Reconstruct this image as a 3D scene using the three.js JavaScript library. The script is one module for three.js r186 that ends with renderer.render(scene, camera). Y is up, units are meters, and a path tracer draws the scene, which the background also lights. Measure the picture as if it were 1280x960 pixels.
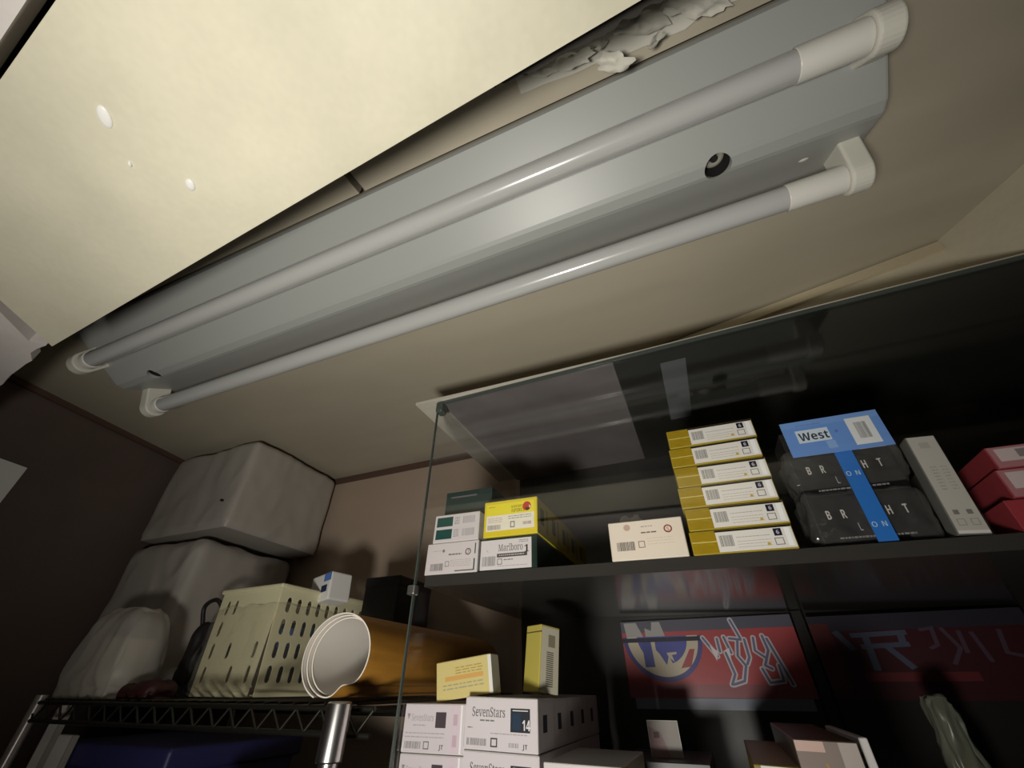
import * as THREE from 'three';
import { RoundedBoxGeometry } from 'three/addons/geometries/RoundedBoxGeometry.js';
import { mergeGeometries, mergeVertices } from 'three/addons/utils/BufferGeometryUtils.js';
import { RectAreaLightUniformsLib } from 'three/addons/lights/RectAreaLightUniformsLib.js';
import { ImprovedNoise } from 'three/addons/math/ImprovedNoise.js';
import { Brush, Evaluator, SUBTRACTION } from 'three-bvh-csg';

// ---------------------------------------------------------------- camera, light, exposure
// Everything below is laid out with the lens at the origin (metres); EYE lifts it all to its height above the floor at the end.
const EYE = 1.5;
const scene = new THREE.Scene();
scene.background = new THREE.Color(0x000000);
const F = 504, PITCH = 37.0 * Math.PI / 180, YAW = 22.7 * Math.PI / 180;
const camera = new THREE.PerspectiveCamera(2 * Math.atan(480 / F) * 180 / Math.PI, 4 / 3, 0.02, 50);
const fwd = new THREE.Vector3(-Math.sin(YAW) * Math.cos(PITCH), Math.sin(PITCH), -Math.cos(YAW) * Math.cos(PITCH));
camera.position.set(0, 0, 0);
camera.lookAt(fwd);
scene.add(camera);
const renderer = new THREE.WebGLRenderer({ antialias: true });
renderer.toneMapping = THREE.LinearToneMapping;
renderer.toneMappingExposure = 1.0;
renderer.shadowMap.enabled = true;
RectAreaLightUniformsLib.init();

// added lamp, unseen below the lens, throwing the scene light upwards
const ADDED_LAMP = { pos: [-0.15, -0.25, 0.14], aim: [-0.24, 0.36, -0.40], power: 1.75, color: new THREE.Color(1.0, 0.965, 0.875) };
{
  const l = new THREE.SpotLight(ADDED_LAMP.color, ADDED_LAMP.power, 0, 62 * Math.PI / 180, 1, 2);
  l.name = 'added_lamp_light'; l.castShadow = true; l.shadow.radius = 3.0; l.shadow.mapSize.set(2048, 2048);
  l.position.set(...ADDED_LAMP.pos); l.target.position.set(...ADDED_LAMP.aim);
  scene.add(l, l.target);
}

// ---------------------------------------------------------------- helpers
const V = (x, y, z) => new THREE.Vector3(x, y, z);
const rt = V(Math.cos(YAW), 0, -Math.sin(YAW)), upv = rt.clone().cross(fwd);
const ray = (px, py) => fwd.clone().multiplyScalar(F).addScaledVector(rt, px - 640).addScaledVector(upv, 480 - py);
const atZ = (px, py, z) => { const d = ray(px, py); return d.multiplyScalar(z / d.z); };
const atY = (px, py, y) => { const d = ray(px, py); return d.multiplyScalar(y / d.y); };
const atX = (px, py, x) => { const d = ray(px, py); return d.multiplyScalar(x / d.x); };
let seed = 7;
const rnd = () => { seed = (seed * 1664525 + 1013904223) % 4294967296; return seed / 4294967296; };
const perlin = new ImprovedNoise();
const taken = {};
function numbered(n) { const k = taken[n] = (taken[n] ?? -1) + 1; return k ? n + '_' + String(k).padStart(3, '0') : n; }
function part(name, geo, mat, parent, label) {
  const m = new THREE.Mesh(geo, mat); m.name = name; m.castShadow = m.receiveShadow = true; parent.add(m);
  if (label) m.userData.label = label;
  return m;
}
function thing(name, label, category, pos = [0, 0, 0], group) {
  const o = new THREE.Group(); o.name = numbered(name); o.position.set(...pos); o.userData = { label, category };
  if (group) o.userData.group = group;
  scene.add(o); return o;
}
function struct(name, geo, mat, label) {
  const m = part(name, geo, mat, scene); m.userData = { kind: 'structure', label, category: name.split('_')[0] }; return m;
}
const box = (w, h, d, x = 0, y = 0, z = 0) => new THREE.BoxGeometry(w, h, d).translate(x, y, z);
const rbox = (w, h, d, r, x = 0, y = 0, z = 0) => new RoundedBoxGeometry(w, h, d, 2, r).translate(x, y, z);
const span = (x0, x1, y0, y1, z0, z1) => box(x1 - x0, y1 - y0, z1 - z0, (x0 + x1) / 2, (y0 + y1) / 2, (z0 + z1) / 2);
const cylBetween = (a, b, r, seg = 12) => {
  const d = b.clone().sub(a), g = new THREE.CylinderGeometry(r, r, d.length(), seg);
  g.applyQuaternion(new THREE.Quaternion().setFromUnitVectors(V(0, 1, 0), d.clone().normalize()));
  return g.translate((a.x + b.x) / 2, (a.y + b.y) / 2, (a.z + b.z) / 2);
};
// prism over a floor-plan polygon [[x, z], ...]
function prismY(pts, y0, y1) {
  const s = new THREE.Shape(pts.map(([x, z]) => new THREE.Vector2(x, -z)));
  return new THREE.ExtrudeGeometry(s, { depth: y1 - y0, bevelEnabled: false }).rotateX(-Math.PI / 2).translate(0, y0, 0);
}
// a box whose surface is rounded and wrinkled like film or a bag pulled over it; stands on y = 0
function wrapped(w, h, d, r, amp, fq, sd, n = 26, squash = 0) {
  let g = new THREE.BoxGeometry(w, h, d, n, n, n); g.deleteAttribute('uv'); g.deleteAttribute('normal');
  g = mergeVertices(g, 1e-5);
  const p = g.attributes.position, v = V(0, 0, 0), q = V(0, 0, 0), hw = V(w / 2, h / 2, d / 2);
  for (let i = 0; i < p.count; i++) {
    v.fromBufferAttribute(p, i);
    q.set(THREE.MathUtils.clamp(v.x, -hw.x + r, hw.x - r), THREE.MathUtils.clamp(v.y, -hw.y + r, hw.y - r), THREE.MathUtils.clamp(v.z, -hw.z + r, hw.z - r));
    const dir = v.clone().sub(q); if (dir.lengthSq() < 1e-12) dir.copy(v); dir.normalize();
    const base = q.clone().addScaledVector(dir, r);
    const a = perlin.noise(v.x * fq + sd, v.y * fq * .7 + sd * 2, v.z * fq), b = 1 - Math.abs(perlin.noise(v.x * fq * 2.1 + sd, v.y * fq * 1.3, v.z * fq * 2.3 + sd)) * 2;
    const k = (v.y + hw.y) / h, up = squash * k * k;
    base.addScaledVector(dir, amp * (a * 1.2 + b * .55 - .5));
    base.x *= 1 - up; base.z *= 1 - up;
    if (k < .02) base.y = -hw.y;
    p.setXYZ(i, base.x, base.y + hw.y, base.z);
  }
  g.computeVertexNormals(); return g;
}

// ---------------------------------------------------------------- textures
function noiseTex(n, fn, srgb, rx = 1, ry = 1) {
  const data = new Uint8Array(n * n * 4);
  for (let j = 0; j < n; j++) for (let i = 0; i < n; i++) {
    const c = fn(i / n, j / n), k = (j * n + i) * 4;
    for (let m = 0; m < 3; m++) data[k + m] = THREE.MathUtils.clamp((Array.isArray(c) ? c[m] : c) * 255, 0, 255);
    data[k + 3] = 255;
  }
  const t = new THREE.DataTexture(data, n, n); t.wrapS = t.wrapT = THREE.RepeatWrapping; t.magFilter = t.minFilter = THREE.LinearFilter;
  if (srgb) t.colorSpace = THREE.SRGBColorSpace;
  t.repeat.set(rx, ry); t.needsUpdate = true; return t;
}
const fbm1 = (u, v, s, o = 4) => { let a = 0, w = .5; for (let k = 0; k < o; k++) { a += w * perlin.noise(u * s, v * s, 3.7 * k + 1.3); s *= 2.07; w *= .5; } return a; };
// the same noise made to repeat without a seam
const fbm = (u, v, s, o = 4) => { u -= Math.floor(u); v -= Math.floor(v); const a = u * u * (3 - 2 * u), b = v * v * (3 - 2 * v), n = (x, y) => fbm1(x, y, s, o); return ((n(u, v) * (1 - a) + n(u - 1, v) * a) * (1 - b) + (n(u, v - 1) * (1 - a) + n(u - 1, v - 1) * a) * b) * 1.3; };
const mottle = (lo, hi, s) => (u, v) => lo + (hi - lo) * (.5 + .5 * THREE.MathUtils.clamp(fbm(u, v, s) * 1.8, -1, 1)) + (rnd() - .5) * .02;
const grain = noiseTex(256, mottle(.86, 1, 5), true);
const stain = noiseTex(256, (u, v) => { const a = .93 + .07 * fbm(u, v, 9) - .08 * Math.max(0, fbm(u + 3, v, 3) * 2 - .25); return [a, a * .985, a * .955]; }, true);
const bumpFine = noiseTex(256, (u, v) => .5 + .5 * fbm(u, v, 18), false);
const bumpSoft = noiseTex(256, (u, v) => .5 + .5 * fbm(u, v, 5, 3), false);

function print(w, h, draw) {
  const c = document.createElement('canvas'); c.width = w; c.height = h;
  const g = c.getContext('2d'); draw(g, w, h);
  const t = new THREE.CanvasTexture(c); t.colorSpace = THREE.SRGBColorSpace; t.anisotropy = 8; return t;
}
const R = (g, c, x, y, w, h) => { g.fillStyle = c; g.fillRect(x, y, w, h); };
function barcode(g, x, y, w, h, c = '#222') { let p = 0; while (p < w) { const k = 1.5 + rnd() * 4; R(g, c, x + p, y, Math.min(k, w - p), h); p += k + 1.5 + rnd() * 4; } }
function lines(g, x, y, w, n, dy, c, t = 5) { for (let i = 0; i < n; i++) { let p = 0; while (p < w) { const k = Math.min(10 + rnd() * 26, w - p); R(g, c, x + p, y + i * dy, k, t); p += k + 6; } } }
function text(g, s, x, y, size, c, font = 'sans-serif', style = '', sx = 1) { g.save(); g.translate(x, y); g.scale(sx, 1); g.fillStyle = c; g.font = `${style} ${size}px ${font}`; g.fillText(s, 0, 0); g.restore(); }

// ---------------------------------------------------------------- materials
const std = (color, roughness = .8, extra = {}) => new THREE.MeshStandardMaterial({ color, roughness, ...extra });
const lin = (r, g, b) => new THREE.Color().setRGB(r, g, b);
const M = {
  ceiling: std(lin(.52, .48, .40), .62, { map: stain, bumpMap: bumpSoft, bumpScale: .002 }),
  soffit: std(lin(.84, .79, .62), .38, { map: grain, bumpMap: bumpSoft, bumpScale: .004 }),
  highlightWhite: std(lin(.90, .885, .85), .4),  // white of the highlights painted onto the bumps
  soffitSide: std(lin(.84, .78, .75), .5, { map: grain, bumpMap: bumpSoft, bumpScale: .003 }),
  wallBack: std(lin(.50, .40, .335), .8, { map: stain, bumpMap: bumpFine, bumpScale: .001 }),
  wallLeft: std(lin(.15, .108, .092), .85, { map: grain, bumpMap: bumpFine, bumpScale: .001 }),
  wallPlain: std(lin(.38, .35, .32), .9, { map: grain }),
  bulkhead: std(lin(.66, .59, .45), .7, { map: grain, bumpMap: bumpFine, bumpScale: .0006 }),
  floor: std(lin(.10, .085, .07), .6, { map: grain }),
  deck: std(lin(.22, .18, .145), .9, { map: grain }),
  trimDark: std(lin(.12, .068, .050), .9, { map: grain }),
  trimPale: std(lin(.62, .53, .36), .7, { map: grain }),
  enamel: std(lin(.38, .39, .375), .40, { bumpMap: bumpSoft, bumpScale: .0006 }),
  plastic: std(lin(.74, .72, .64), .45),
  capWhite: std(lin(.80, .78, .72), .28),
  tube: new THREE.MeshPhysicalMaterial({ color: lin(.52, .52, .51), roughness: .22, clearcoat: 1, clearcoatRoughness: .08 }),
  black: std(lin(.012, .011, .011), .6),
  blackIn: std(lin(.012, .011, .011), .7, { side: THREE.DoubleSide }),
  rubber: std(lin(.30, .29, .24), .7),
  scrap: std(lin(.62, .60, .53), .85, { bumpMap: bumpFine, bumpScale: .002, side: THREE.DoubleSide }),
  foamDark: std(lin(.03, .026, .022), .95),
  board: std(lin(.66, .62, .53), .6, { map: grain }),
  cabinetDark: std(lin(.024, .021, .019), .35, { map: grain }),
  shelfDark: std(lin(.045, .042, .038), .16),
  liner: std(lin(.19, .17, .172), .45, { map: grain }),
  linerBlack: std(lin(.022, .023, .020), .4, { map: grain }),
  paintedReflection: std(lin(.12, .125, .14), .5),  // grey of a reflection, painted on the cabinet lining
  glass: new THREE.MeshPhysicalMaterial({ color: 0xffffff, roughness: .02, transmission: 1, thickness: 0, ior: 1.45 }),
  glassEdge: std(lin(.07, .085, .075), .2),
  chrome: std(lin(.82, .80, .79), .26, { metalness: 1 }),
  wire: std(lin(.085, .082, .070), .5, { metalness: 1 }),
  steel: std(lin(.5, .5, .48), .4, { metalness: 1 }),
  film: std(lin(.42, .385, .35), .45),
  filmPale: std(lin(.50, .46, .42), .34),
  clear: new THREE.MeshPhysicalMaterial({ color: lin(.95, .94, .92), roughness: .10, transmission: .96, thickness: 0, ior: 1.4 }),
  cartonInner: std(lin(.72, .68, .55), .7),
  basket: std(lin(.70, .66, .44), .42),
  navy: std(lin(.02, .03, .09), .5),
  blueLid: std(lin(.10, .22, .60), .4),
  whiteCard: std(lin(.78, .76, .74), .6),
  blackBag: std(lin(.014, .011, .011), .55),
  redDark: std(lin(.035, .006, .006), .6),
  paperIn: std(lin(.66, .62, .57), .75, { side: THREE.DoubleSide }),
  kraft: std(lin(.52, .24, .035), .5, { side: THREE.DoubleSide, map: grain }),
  rim: std(lin(.85, .78, .70), .7, { side: THREE.DoubleSide }),
  blueCrate: std(lin(.03, .03, .12), .5),
  pinkBox: std(lin(.13, .06, .055), .6),
  addedLampFace: new THREE.MeshStandardMaterial({ color: 0x000000, emissive: ADDED_LAMP.color, emissiveIntensity: 1.2 }),  // glowing face of the added lamp
  housing: std(lin(.4, .4, .4), .5),
};

// ---------------------------------------------------------------- the room
const CEIL = .54, SOFF = .38, BACK = -.915;
const leftX = (z) => -1.273 + (z + .261) * (.048 / .325);
const LW0 = [leftX(1.9), 1.9], LW1 = [leftX(-1.1), -1.1];
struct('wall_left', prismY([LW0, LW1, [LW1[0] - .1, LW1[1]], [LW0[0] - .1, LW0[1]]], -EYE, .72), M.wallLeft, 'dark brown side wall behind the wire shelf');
struct('wall_back', span(-1.5, 1.2, -EYE, CEIL - .016, BACK - .1, BACK), M.wallBack, 'pinkish beige back wall under a dark gap');
struct('wall_right', span(.95, 1.05, -EYE, .72, -1.0, 1.9), M.wallPlain, 'plain side wall beyond the display cabinet');
struct('wall_front', span(-1.6, 1.05, -EYE, .72, 1.8, 1.9), M.wallPlain, 'plain wall opposite the display cabinet');
struct('floor', span(-1.7, 1.05, -EYE - .08, -EYE, -1.02, 1.9), M.floor, 'plain brown floor');
{
  // ceiling of the recess: three boards with open joints, over a dark deck
  const c = struct('ceiling', span(-1.7, 1.05, CEIL + .02, CEIL + .10, -1.02, 1.9), M.deck, 'stained beige board ceiling above the lamp');
  const zs = -.184;
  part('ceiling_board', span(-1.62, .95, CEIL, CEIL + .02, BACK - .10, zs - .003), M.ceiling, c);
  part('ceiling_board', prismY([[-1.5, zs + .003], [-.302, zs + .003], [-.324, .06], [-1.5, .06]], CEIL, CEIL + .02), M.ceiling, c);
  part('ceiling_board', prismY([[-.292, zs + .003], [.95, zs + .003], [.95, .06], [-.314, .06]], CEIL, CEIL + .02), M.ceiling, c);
}
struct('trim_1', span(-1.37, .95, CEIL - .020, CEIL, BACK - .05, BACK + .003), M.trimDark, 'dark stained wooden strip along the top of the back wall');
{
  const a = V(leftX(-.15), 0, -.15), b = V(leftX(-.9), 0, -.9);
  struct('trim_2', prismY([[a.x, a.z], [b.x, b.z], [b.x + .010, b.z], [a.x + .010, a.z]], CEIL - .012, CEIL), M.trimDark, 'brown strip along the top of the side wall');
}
{
  // the lowered cream ceiling in front of the recess
  const e0 = atY(65, 433, SOFF), e1 = atY(640, 95, SOFF), sl = (e1.z - e0.z) / (e1.x - e0.x);
  const ez = (x) => e0.z + sl * (x - e0.x);
  const k0 = atY(0, 100, SOFF), k1 = atY(70, 0, SOFF), ks = (k1.z - k0.z) / (k1.x - k0.x), kz = (x) => k0.z + ks * (x - k0.x);
  const s0 = atY(0, 375, SOFF), sx = (z) => e0.x + (z - e0.z) * (s0.x - e0.x) / (s0.z - e0.z);
  const kx = sx(.03), kzz = kz(kx);
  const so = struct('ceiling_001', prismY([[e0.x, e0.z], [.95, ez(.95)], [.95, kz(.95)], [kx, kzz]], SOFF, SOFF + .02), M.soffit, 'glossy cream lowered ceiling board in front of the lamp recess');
  so.name = 'ceiling_soffit';
  // paint bumps on the board, their highlights put in as white colour
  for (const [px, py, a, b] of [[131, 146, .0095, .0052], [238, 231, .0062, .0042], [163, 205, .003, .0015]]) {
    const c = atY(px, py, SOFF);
    part('highlight_bump', new THREE.SphereGeometry(1, 14, 10).scale(a, .0022, b).rotateY(-.75).translate(c.x, SOFF, c.z), M.highlightWhite, so, 'small paint bump with its highlight in white colour');
  }
  const gap = .008;
  const s2 = struct('ceiling_lower', prismY([[leftX(1.8), 1.8], [leftX(kz(kx)), kz(leftX(kz(kx))) + gap], [.95, kz(.95) + gap], [.95, 1.8]], SOFF - .006, SOFF + .02), M.soffitSide, 'greyish white ceiling board beside the cream board');
  // pale board left of the cream one, with a broken edge
  const pts = [[sx(kzz) - .004, kzz], [leftX(kzz), kzz]];
  const ragged = []; const r0 = atY(53, 432, SOFF), r1 = atY(0, 484, SOFF);
  const rEnd = leftX(-.22);
  for (let i = 0; i <= 26; i++) { const t = i / 26, x = rEnd + (r0.x - rEnd) * t, z = r0.z + (x - r0.x) * (r1.z - r0.z) / (r1.x - r0.x); ragged.push([x, z + (rnd() - .5) * .008]); }
  struct('ceiling_side', prismY([...pts, ...ragged, [e0.x - .02, e0.z + .018]], SOFF + .002, SOFF + .02), M.soffitSide, 'pinkish white ceiling board with a broken edge by the side wall');
  // upright board that closes the space above the lowered ceiling
  struct('trim_3', prismY([[-1.45, ez(-1.45) + .05], [.95, ez(.95) + .05], [.95, ez(.95) + .065], [-1.45, ez(-1.45) + .065]], SOFF + .02, CEIL), M.deck, 'upright board above the cream ceiling edge');
  // dark crumbling foam along the edge of the cream board
  const fo = []; const fx0 = -.06, fx1 = .26;
  for (let i = 0; i <= 60; i++) { const t = i / 60, x = fx0 + (fx1 - fx0) * t, w = .004 + .020 * Math.min(1, t * 1.6) * (.65 + .35 * perlin.noise(t * 14, 1.5, 0)) + rnd() * .004; fo.push([x, ez(x) - w]); }
  const foam = part('foam_strip', prismY([[fx1, ez(fx1) + .02], [fx0, ez(fx0) + .02], ...fo], SOFF + .021, SOFF + .034), M.foamDark, scene);
  foam.userData = { label: 'black crumbling foam strip along the edge of the cream ceiling board', category: 'foam strip' };
  // torn scraps of paint and paper hanging from the ceiling beside it
  const tb = thing('torn_lining', 'torn flap of pale lining paper hanging beside the cream ceiling edge', 'torn paper');
  const blob = (cx, cy, cz, a, b, turn, tilt, sd, curl) => {
    const rings = 7, seg = 26, v = [cx, cy, cz], ix = [], e = new THREE.Euler(tilt, turn, tilt * .6), c = V(cx, cy, cz);
    for (let k = 1; k <= rings; k++) for (let m = 0; m < seg; m++) {
      const th = m / seg * Math.PI * 2, ir = k / rings * (1 + .45 * perlin.noise(Math.cos(th) * 2.2 + sd, Math.sin(th) * 2.2, sd) + .10 * perlin.noise(m * .9, sd, k)), x = Math.cos(th) * a * ir, z = Math.sin(th) * b * ir;
      const p = V(x, curl * (ir * ir) * .5 + .006 * perlin.noise(x * 90 + sd, sd, z * 120), z).applyEuler(e).add(c); v.push(p.x, p.y, p.z);
      const n = (m + 1) % seg, at = (kk, mm) => (kk === 0 ? 0 : 1 + (kk - 1) * seg + mm);
      if (k === 1) ix.push(0, at(1, n), at(1, m)); else ix.push(at(k - 1, m), at(k - 1, n), at(k, m), at(k - 1, n), at(k, n), at(k, m));
    }
    const g = new THREE.BufferGeometry(); g.setAttribute('position', new THREE.Float32BufferAttribute(v, 3)); g.setIndex(ix); g.computeVertexNormals(); return g;
  };
  for (const [px, py, a, b, tn, tl, sd, y, cu] of [[715, 72, .022, .008, .35, .35, 1.3, .512, -.006], [770, 80, .018, .008, .45, -.5, 4.4, .505, -.008], [820, 52, .010, .007, .3, .6, 7.2, .508, .004], [800, 30, .030, .010, .4, .2, 9.9, .520, .004], [868, 4, .034, .010, .45, .15, 12.1, .522, -.004], [752, 60, .014, .006, .9, .8, 15.7, .515, .008], [672, 92, .024, .005, .42, .2, 18.3, .520, .003]]) {
    const c = atY(px, py, y); part('paper_flap', blob(c.x, y, c.z, a, b, tn, tl, sd, cu), M.scrap, tb);
  }
  const rag = []; for (let i = 0; i <= 40; i++) { const t = i / 40, x = -.055 + t * .37; rag.push([x, -.158 - .014 * Math.sin(Math.PI * t) * (.7 + .5 * perlin.noise(t * 11, 2.2, .4)) + .004 * perlin.noise(t * 40, 0, 3)]); }
  part('backing', prismY([[.315, -.12], [-.055, -.12], ...rag], CEIL - .003, CEIL - .0005), M.scrap, tb);
}
{
  // boxed bulkhead above the cabinet, with a pale cover strip along its top
  const a = atY(900, 405, CEIL), b = atY(1170, 303, CEIL), c = atY(1280, 205, CEIL), d = V(c.x + (c.x - b.x) * 1.2, 0, c.z + (c.z - b.z) * 1.2);
  const a2 = a.clone().addScaledVector(a.clone().sub(b).normalize(), .25);
  struct('wall_bulkhead', prismY([[a2.x, a2.z], [b.x, b.z], [d.x, d.z], [.95, d.z], [.95, BACK], [a2.x, BACK]], .4195, CEIL), M.bulkhead, 'beige boxed bulkhead above the display cabinet');
  const t = (p, q, w, y0, y1) => { const u = q.clone().sub(p).setY(0).normalize(), n = V(-u.z, 0, u.x).multiplyScalar(1); if (n.z < 0) n.negate(); return prismY([[p.x, p.z], [q.x, q.z], [q.x + n.x * w, q.z + n.z * w], [p.x + n.x * w, p.z + n.z * w]], y0, y1); };
  struct('trim_4', t(a2, b, .006, CEIL - .022, CEIL - .004), M.trimPale, 'pale cover strip curving along the bulkhead under the ceiling');
}

// ---------------------------------------------------------------- the lamp on the ceiling
{
  const X0 = -.962, X1 = .29, ZC = -.293, AP = .477, TZ = [-.356, -.2225], TYS = [.464, .480];
  const f = thing('fluorescent_lamp', 'unlit white twin tube fluorescent lamp on the ceiling', 'ceiling lamp', [0, 0, 0]);
  const prof = [[-.105, CEIL], [-.104, CEIL - .006], [-.011, AP + .002], [-.006, AP], [.006, AP], [.011, AP + .002], [.106, CEIL - .006], [.107, CEIL]];
  const sh = new THREE.Shape(prof.map(([z, y]) => new THREE.Vector2(-(z + ZC), y)));
  let body = new THREE.ExtrudeGeometry(sh, { depth: X1 - X0, bevelEnabled: true, bevelSize: .0015, bevelThickness: .003, bevelSegments: 2 }).rotateY(Math.PI / 2).translate(X0, 0, 0);
  // two mounting holes in the ridge
  const h1 = atY(897, 200, AP), h2 = atY(197, 470, AP);
  const ev = new Evaluator(); ev.attributes = ['position', 'normal']; ev.useGroups = false;
  let br = new Brush(body.deleteAttribute('uv') && body); br.updateMatrixWorld();
  for (const [h, r] of [[h1, .0145], [h2, .012]]) { const c = new Brush(new THREE.CylinderGeometry(r, r, .05, 28).deleteAttribute('uv')); c.position.set(h.x, AP + .012, ZC); c.updateMatrixWorld(); br = ev.evaluate(br, c, SUBTRACTION); br.updateMatrixWorld(); }
  part('body', br.geometry, M.enamel, f);
  for (const [h, r] of [[h1, .0143], [h2, .0118]]) {
    part('hole_shade', new THREE.LatheGeometry([[r - .0004, AP + .004], [r - .0004, AP + .034], [.0001, AP + .034]].map((q) => new THREE.Vector2(...q)), 24).translate(h.x, 0, ZC), M.blackIn, f);  // black surface puts the shade inside the hole into colour
    const b = part('bushing', new THREE.TorusGeometry(r * .58, r * .30, 10, 22).rotateX(Math.PI / 2).translate(h.x, AP + .020, ZC + .002), r > .013 ? M.rubber : M.black, f);
    part('bolt_end', new THREE.CylinderGeometry(r * .3, r * .3, .012, 10).translate(h.x, AP + .020, ZC + .002), M.black, b);
  }
  for (const z of TZ) {
    const s = Math.sign(z - ZC), TY = TYS[s < 0 ? 0 : 1];
    const t = part('tube', new THREE.CylinderGeometry(.0145, .0145, X1 - X0 - .05, 28).rotateZ(Math.PI / 2).translate((X0 + X1) / 2 - .002, TY, z), M.tube, f, 'frosted glass tube');
    for (const [xa, xb] of [[.203, .263], [X0 + .024, X0 + .040]]) part('end_sleeve', new THREE.LatheGeometry([[.0147, 0], [.0158, .001], [.0158, xb - xa - .003], [.015, xb - xa], [.004, xb - xa]].map((p) => new THREE.Vector2(...p)), 28).rotateZ(-Math.PI / 2).translate(xa, TY, z), M.capWhite, t);
    for (const [xa, w] of [[X1 - .028, .022], [X0 - .004, .022]]) {
      // socket: a rounded arm from the sloping side out to the tube
      const c0 = new THREE.Vector2(-(ZC + s * .046), .522), c1 = new THREE.Vector2(-z, TY), r0 = .019, r1 = .0165, pts = [];
      const an = Math.atan2(c1.y - c0.y, c1.x - c0.x);
      for (let i = 0; i <= 14; i++) { const a = an - Math.PI / 2 + Math.PI * i / 14; pts.push(new THREE.Vector2(c1.x + Math.cos(a) * r1, c1.y + Math.sin(a) * r1)); }
      for (let i = 0; i <= 8; i++) { const a = an + Math.PI / 2 + Math.PI * i / 8; pts.push(new THREE.Vector2(c0.x + Math.cos(a) * r0, c0.y + Math.sin(a) * r0)); }
      part('socket', new THREE.ExtrudeGeometry(new THREE.Shape(pts), { depth: w - .006, bevelEnabled: true, bevelSize: .003, bevelThickness: .003, bevelSegments: 3 }).rotateY(Math.PI / 2).translate(xa + .003, 0, 0), M.plastic, f, 'cream plastic tube socket');
    }
  }
  const st = atY(1001, 208, .50);
  part('starter_button', new THREE.SphereGeometry(.006, 14, 10).scale(1.4, .8, 1).translate(st.x, .499, ZC - .040), M.capWhite, f);
}

// ---------------------------------------------------------------- the glass display cabinet
const CX0 = -.356, CX1 = .90, CZ = -.506, CB = -.872, CT = .412, ZF = -.514;
const shelfY = (x) => .1165 - .022 * x, TILT = -.022, LOWY = -.146;
{
  const c = thing('display_cabinet', 'glass fronted display cabinet with dark shelves of cigarette cartons', 'display cabinet');
  part('top_board', prismY([[CX0 - .044, CZ + .008], [CX0 + .10, CZ + .003], [0, CZ - .003], [CX1, CZ - .003], [CX1, CB], [CX0 - .044, CB]], CT + .002, CT + .007), M.board, c, 'cream top board');
  part('top_liner', span(CX0 + .006, -.042, CT - .002, CT + .002, CB, CZ - .002), M.liner, c, 'grey lining under the top board');
  part('top_liner', span(-.041, CX1, CT - .004, CT + .002, CB, CZ - .002), M.linerBlack, c);
  const t0 = atY(825, 455, CT), t1 = atY(857, 455, CT);
  part('reflection_patch', span(t0.x, t1.x, CT - .0046, CT - .004, -.72, t0.z + .006), M.paintedReflection, c, 'grey patch painted as a reflection under the top board');  // thin patch painting in a reflection under the cabinet top
  part('back_panel', span(CX0 + .012, CX1, -.6, CT, CB - .012, CB), M.cabinetDark, c);
  part('side_glass', span(CX0, CX0 + .004, -.6, CT, CB, CZ - .004), M.glass, c);
  part('front_glass', span(CX0, CX1, -.6, CT, CZ - .004, CZ), M.glass, c);
  part('glass_edge', span(CX0 - .0012, CX0 + .0005, -.6, CT, CZ - .004, CZ + .0006), M.glassEdge, c, 'dark edge of the glass');
  part('glass_edge', span(CX0, CX1, CT - .003, CT + .0015, CZ - .0045, CZ + .0006), M.glassEdge, c);
  part('corner_bracket', rbox(.014, .022, .02, .004, CX0 + .004, CT - .010, CZ - .006), M.glassEdge, c, 'dark corner bracket');
  const sh = part('shelf', box(CX1 - CX0 - .01, .014, CZ - CB - .01, (CX1 - CX0) / 2, -.007, (CZ + CB) / 2 - .003).rotateZ(TILT).translate(CX0 + .006, shelfY(CX0), 0), M.shelfDark, c);
  part('shelf_clip', rbox(.012, .012, .012, .002, CX0 - .004, shelfY(CX0) - .018, CZ - .004), M.steel, c, 'small steel shelf clip');
  part('shelf', span(CX0 + .005, CX1, LOWY - .014, LOWY, CB, CZ - .008), M.shelfDark, c);
  part('divider', span(.128, .142, LOWY, shelfY(.13) - .015, CB, CB + .02), M.cabinetDark, c);
  part('base', span(CX0, CX1, -EYE, -.6, CB, CZ), M.cabinetDark, c);
}
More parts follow.
